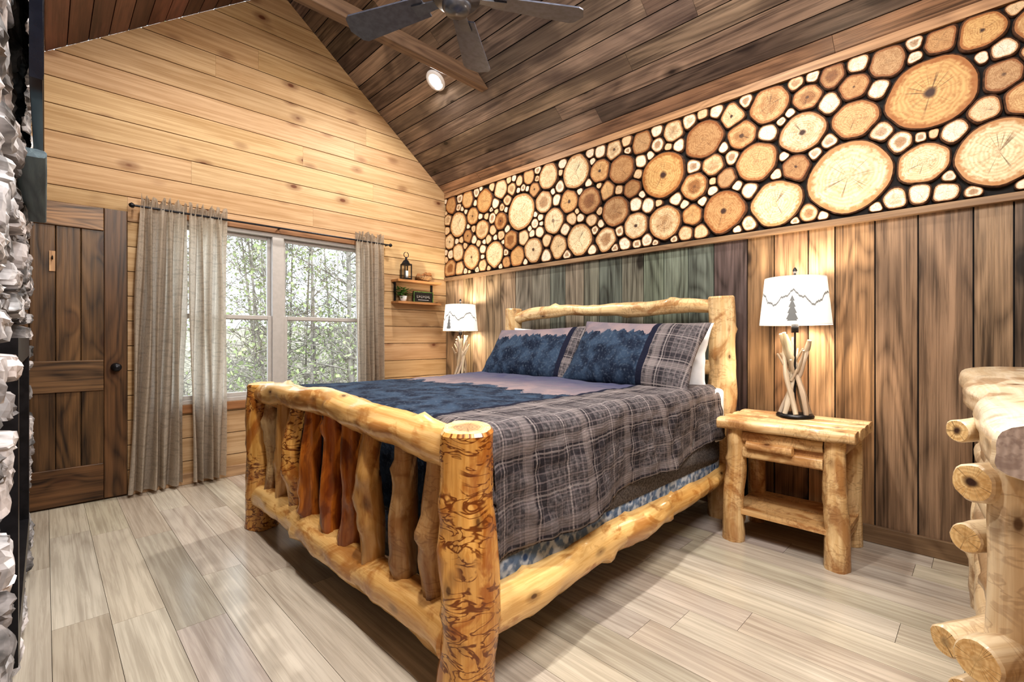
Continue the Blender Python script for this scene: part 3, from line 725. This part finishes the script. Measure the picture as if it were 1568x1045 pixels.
# ---------------------------------------------------------------- log dresser
dr=empty('log_dresser'); mb=MB()
pts=[];rad=[]
for i in range(41):
    t=i/40; pts.append((.29-.085*t+.006*math.sin(i*.5),1.10+1.9*t,.998)); rad.append(.285+.008*math.sin(i*.35)+.01*noise.noise(Vector((i*.2,0,0))))
tube(mb,pts,rad,48,.02,4,0,2,(1.08,1.12,1.18),shape=(1,.19),exp=4.5)
for (xx,yy,k) in ((.045,1.40,0),(.47,1.40,1),(-.0,2.88,2),(.44,2.88,3)):
    log(mb,(xx,yy,0),(xx,yy,.955),.043,.036,.20,.018,0,1,(1.02,1.02,1.02),nk=12,kh=.020,seg=22)
dirv=Vector((-.55,-.83,0)).normalized()
for (px,py,pz,r) in ((-.045,1.50,.965,.026),(-.018,1.385,.876,.040),(-.030,1.45,.735,.032),(-.060,1.36,.535,.032),(-.010,1.30,.545,.042),(-.03,1.42,.40,.036),(-.03,1.40,.25,.036)):
    p=Vector((px,py,pz)); log(mb,p,p-dirv*.16,r,r*1.05,.08,.003,0,1,(1.05,1.05,1.05),nk=2,kh=.008,seg=20)
for zz in (.87,.70,.54,.25):
    log(mb,(.045,1.46,zz),(.0,2.84,zz),.04,.036,.08,.01,0,1,nk=4)
    log(mb,(.08,1.41,zz),(.44,1.41,zz),.036,.036,.08,.006,0,1,nk=3)
mb.build('frame',[M_logw,M_end,endgrain('slab_end_grain',(.52,.44,.40),(.26,.20,.18))],dr)
mb=MB()
for k in range(3):
    box(mb,(.09,1.48,.30+k*.21),(.44,2.82,.49+k*.21),0,vary((.9,.85,.8),.1),1)
mb.build('drawers',[M_logw],dr,bevel=.008)
# ---------------------------------------------------------------- beam, fan, downlights
bx=-3.12; zb=3.37; hb=.11
mb=MB()
ya=YL+(zb-ZW)/SL; yb=YH-(zb-ZW)/SL; yat=YL+(zb+hb-ZW)/SL; ybt=YH-(zb+hb-ZW)/SL
prism(mb,[(ya+.01,zb),(yb-.01,zb),(ybt-.01,zb+hb),(yat+.01,zb+hb)],lambda a,b,d:(d,a,b),bx-.045,bx+.045,lambda a,b,d:(b,d,a),0)
mb.build('ceiling_beam',[M_beam],bevel=.004)
fan=empty('ceiling_fan'); FC=Vector((-1.94,1.52,2.96)); mb=MB()
lathe(mb,[(0,-.09),(.06,-.085),(.075,-.06),(.075,-.03),(.12,-.02),(.13,.02),(.12,.07),(.05,.10),(.018,.12),(.018,ZR-FC.z-.16),(.075,ZR-FC.z-.14),(.07,ZR-FC.z-.06),(0,ZR-FC.z-.06)],FC,32,0)
mb.build('motor',[M_nick],fan)
mb=MB()
for k in range(5):
    a=math.radians(58+72*k); ca,sa=math.cos(a),math.sin(a)
    def W(p,q,h): 
        q2=q*math.cos(.2); h2=h+q*math.sin(.2)
        return FC+Vector((p*ca-q2*sa,p*sa+q2*ca,h2))
    n=18; prof=[]
    for i in range(n+1):
        t=i/n; p=.19+.51*t; hw=.062+.032*t
        if t>.9: hw*=math.sqrt(max(0,1-((t-.9)/.1)**2))*.75+.25*(1-(t-.9)/.1)
        prof.append((p,hw))
    vs=[W(p,h,.004) for p,h in prof]+[W(p,-h,.004) for p,h in prof]+[W(p,h,-.004) for p,h in prof]+[W(p,-h,-.004) for p,h in prof]
    m=n+1; fs=[]
    for i in range(n):
        fs+=[(i,i+1,m+i+1,m+i),(2*m+i,3*m+i,3*m+i+1,2*m+i+1),(i,2*m+i,2*m+i+1,i+1),(m+i,m+i+1,3*m+i+1,3*m+i)]
    fs+=[(0,m,3*m,2*m),(n,2*m+n,3*m+n,m+n)]
    mb.add(vs,fs,0)
    vs=[W(.09,.02,-.012),W(.26,.035,-.012),W(.26,-.035,-.012),W(.09,-.02,-.012),W(.09,.02,-.004),W(.26,.035,-.004),W(.26,-.035,-.004),W(.09,-.02,-.004)]
    mb.add(vs,BF,1)
mb.build('blades',[M_fan,M_nick],fan)
def downlight(x,y,side,energy):
    e=empty('recessed_light'); z=ZW+SL*(YH-y) if side=='R' else ZW+SL*(y-YL)
    nrm=Vector((0,-SN,-CC)) if side=='R' else Vector((0,SN,-CC))
    q=Vector((0,0,1)).rotation_difference(nrm).to_matrix()
    c=Vector((x,y,z))
    mb=MB(); lathe(mb,[(.065,.012),(.07,.016),(.095,.010),(.098,.001)],c,32,0,(1,1,1),q); lathe(mb,[(0,.006),(.04,.006),(.068,.004)],c,32,1,(1,1,1),q)
    mb.build('trim_ring',[M_white,M_emit],e)
    l=D.lights.new('can','AREA'); l.shape='DISK'; l.size=.14; l.energy=energy; l.color=(1,.94,.85)
    o=D.objects.new('can_light',l); o.location=c+nrm*.03; o.rotation_euler=Vector((0,0,-1)).rotation_difference((nrm+Vector((0,0,-.8))).normalized()).to_euler()
    bpy.context.scene.collection.objects.link(o); o.parent=e
downlight(-3.56,2.547,'R',44); downlight(-1.2,2.45,'R',40); downlight(-3.3,.55,'L',29); downlight(-1.2,.55,'L',46)  # first can is in view; the rest are unseen, added to even the light
# ---------------------------------------------------------------- wall shelves + decor
mb=MB(); e=empty('wall_shelf')
for zz in (1.80,1.565): box(mb,(XW+.002,2.66,zz-.012),(XW+.15,3.22,zz+.012),0,(1.0,.7,.45),1)
for yy in (2.70,3.18): box(mb,(XW+.002,yy-.01,1.577),(XW+.02,yy+.01,1.788),1); box(mb,(XW+.02,yy-.008,1.577),(XW+.13,yy+.008,1.585),1)
mb.build('boards',[M_trim,M_dark],e)
mb=MB(); c=(XW+.08,2.80,1.813)
lx,ly,lz=c
box(mb,(lx-.045,ly-.045,lz),(lx+.045,ly+.045,lz+.02)); box(mb,(lx-.045,ly-.045,lz+.16),(lx+.045,ly+.045,lz+.175))
for a in(-1,1):
    for b_ in(-1,1): box(mb,(lx+a*.04-.005,ly+b_*.04-.005,lz+.02),(lx+a*.04+.005,ly+b_*.04+.005,lz+.16))
lathe(mb,[(.06,.172),(.03,.215),(.015,.22),(.012,.25),(0,.255)],c,4)
tube(mb,[(lx,ly+.03*math.cos(a),lz+.275+.03*math.sin(a)) for a in [2*pi*i/16 for i in range(17)]],.004,6)
lathe(mb,[(0,.02),(.022,.02),(.022,.10),(0,.10)],c,14,1)
mb.build('lantern',[M_dark,M_white])
mb=MB()
c=Vector((XW+.08,3.03,1.813)); lathe(mb,[(0,.0),(.05,.0),(.085,.03),(.10,.055),(.094,.055),(.06,.02),(0,.012)],c,20)
for k in range(7):
    p=c+Vector((random.uniform(-.04,.04),random.uniform(-.06,.06),.06+random.random()*.02)); rr=.03
    lathe(mb,[(0,-rr),(rr*.8,-rr*.6),(rr,0),(rr*.6,rr*.7),(0,rr)],p,8,0,(1.3,1,.8))
mb.build('pinecone_bowl',[M_cone])
mb=MB(); c=Vector((XW+.07,2.77,1.578)); lathe(mb,[(0,0),(.03,0),(.042,.06),(.036,.06),(0,.05)],c,16,1)
for k in range(150):
    a=random.uniform(0,6.28); r_=random.uniform(0,.05); p=c+Vector((r_*math.cos(a),r_*1.7*math.sin(a),.05+random.uniform(0,.10))); d=Vector((math.cos(a),math.sin(a),random.uniform(-.4,.8)))*.042; s_=Vector((-math.sin(a),math.cos(a),0))*.014
    mb.add([p,p+d*.5+s_,p+d,p+d*.5-s_],[(0,1,2,3)],0)
mb.build('potted_plant',[M_green,M_white])
mb=MB(); box(mb,(XW+.05,2.90,1.578),(XW+.07,3.16,1.70),0); 
for (a,b_,c1,d1_) in ((2.90,3.16,1.578,1.585),(2.90,3.16,1.693,1.70),(2.90,2.907,1.578,1.70),(3.153,3.16,1.578,1.70)): box(mb,(XW+.07,a,c1),(XW+.076,b_,d1_),1)
for i in range(7): box(mb,(XW+.07,2.945+i*.026,1.630),(XW+.0712,2.945+i*.026+.004,1.658),2); box(mb,(XW+.07,2.945+i*.026,1.630+.012*(i%2)),(XW+.0712,2.945+i*.026+.016,1.634+.012*(i%2)),2)
box(mb,(XW+.07,2.96,1.605),(XW+.0712,3.10,1.609),2)
mb.build('welcome_sign',[M_black,M_green,M_white])
# ---------------------------------------------------------------- outside
mb=MB(); n=30; vs=[]
for i in range(n+1):
    for j in range(n+1):
        x=-4.9-30*i/n; y=-14+36*j/n; vs.append((x,y,-2.0+.16*max(0,(-x-10))+.5*noise.noise(Vector((x*.2,y*.2,0)))))
mb.add(vs,[(i*(n+1)+j,i*(n+1)+j+1,(i+1)*(n+1)+j+1,(i+1)*(n+1)+j) for i in range(n) for j in range(n)],0,None,(1,1,1),True)
mb.build('ground_outside',[simple('leaf_litter',(.27,.235,.17),.95,ns=6,var=.5)])
M_tbark=simple('tree_bark',(.30,.26,.22),.9,ns=6,var=.4); M_fol=simple('spring_foliage',(.34,.38,.18),.8,ns=3,var=.35)
for k in range(42):
    mb=MB(); x=random.uniform(-24,-7.5); s_=-x/4.54; y=random.uniform(.1,3.0)*s_
    H=random.uniform(9,13); r0=random.uniform(.03,.12)
    lean=Vector((random.uniform(-.08,.08),random.uniform(-.10,.10),1))
    base=Vector((x,y,-2.9)); pts=[base+lean*H*t/10+Vector((.08*noise.noise(Vector((t,k,0))),.2*noise.noise(Vector((t,k,5))),0)) for t in range(11)]
    tube(mb,pts,[r0*(1-.08*t) for t in range(11)],8,.05)
    for b_ in range(34):
        t=random.uniform(.1,.9); p=base+lean*H*t; a=random.uniform(0,6.28); Ls=random.uniform(.8,2.8)*(1.1-t*.5)
        q=[p]; d=Vector((math.cos(a),math.sin(a),random.uniform(.1,.7)))
        for i in range(5):
            d=(d+Vector((random.uniform(-.3,.3),random.uniform(-.3,.3),random.uniform(-.1,.25)))).normalized(); q.append(q[-1]+d*Ls/5)
        rb=r0*.24; tube(mb,q,[rb*(1-.15*i) for i in range(6)],4,caps=False)
        for tw in range(6):
            qq=random.choice(q[1:]); dd=Vector((random.uniform(-1,1),random.uniform(-1,1),random.uniform(-.3,1))).normalized()*random.uniform(.25,.8)
            tube(mb,[qq,qq+dd*.5+Vector((0,0,.03)),qq+dd],[.010,.008,.006],3,caps=False)
        for lf in range(16):
            c=random.choice(q[1:])+Vector((random.uniform(-.35,.35),random.uniform(-.35,.35),random.uniform(-.3,.3))); s2=.045
            u_=Vector((random.uniform(-1,1),random.uniform(-1,1),random.uniform(-1,1))).normalized()*s2; v_=Vector((random.uniform(-1,1),random.uniform(-1,1),random.uniform(-1,1))).normalized()*s2
            mb.add([c-u_,c-v_,c+u_,c+v_],[(0,1,2,3)],1)
    mb.build('tree',[M_tbark,M_fol])
# ---------------------------------------------------------------- world & lights
w=D.worlds.new('World'); bpy.context.scene.world=w; w.use_nodes=True
nt=w.node_tree; bg=nt.nodes['Background']; bg.inputs[0].default_value=(.80,.91,1,1); bg.inputs[1].default_value=3.8
def area(name,loc,rot,size,e,col):
    l=D.lights.new(name,'AREA'); l.shape='SQUARE'; l.size=size; l.energy=e; l.color=col
    o=D.objects.new(name,l); o.location=loc; o.rotation_euler=rot; bpy.context.scene.collection.objects.link(o); return o
o=area('fill_area_light',(.1,.9,3.0),(0,0,0),.9,72,(1,.98,.95))  # unseen soft fill, added high near the camera to brighten the room
o.rotation_euler=Vector((0,0,-1)).rotation_difference((Vector((-2.2,2.0,.3))-o.location).normalized()).to_euler()
# ---------------------------------------------------------------- camera
cam=D.cameras.new('Camera'); co=D.objects.new('Camera',cam); bpy.context.scene.collection.objects.link(co)
cam.sensor_width=36; cam.lens=720/1568*36; cam.clip_start=.02; cam.shift_y=-.003
co.location=(0,0,1.18); co.rotation_euler=(pi/2,0,math.radians(45.2)); bpy.context.scene.camera=co
sc=bpy.context.scene
sc.view_settings.view_transform='Standard'; sc.view_settings.look='None'; sc.view_settings.exposure=0
try: sc.view_settings.look='Medium High Contrast'
except Exception as ex: print('look',ex)
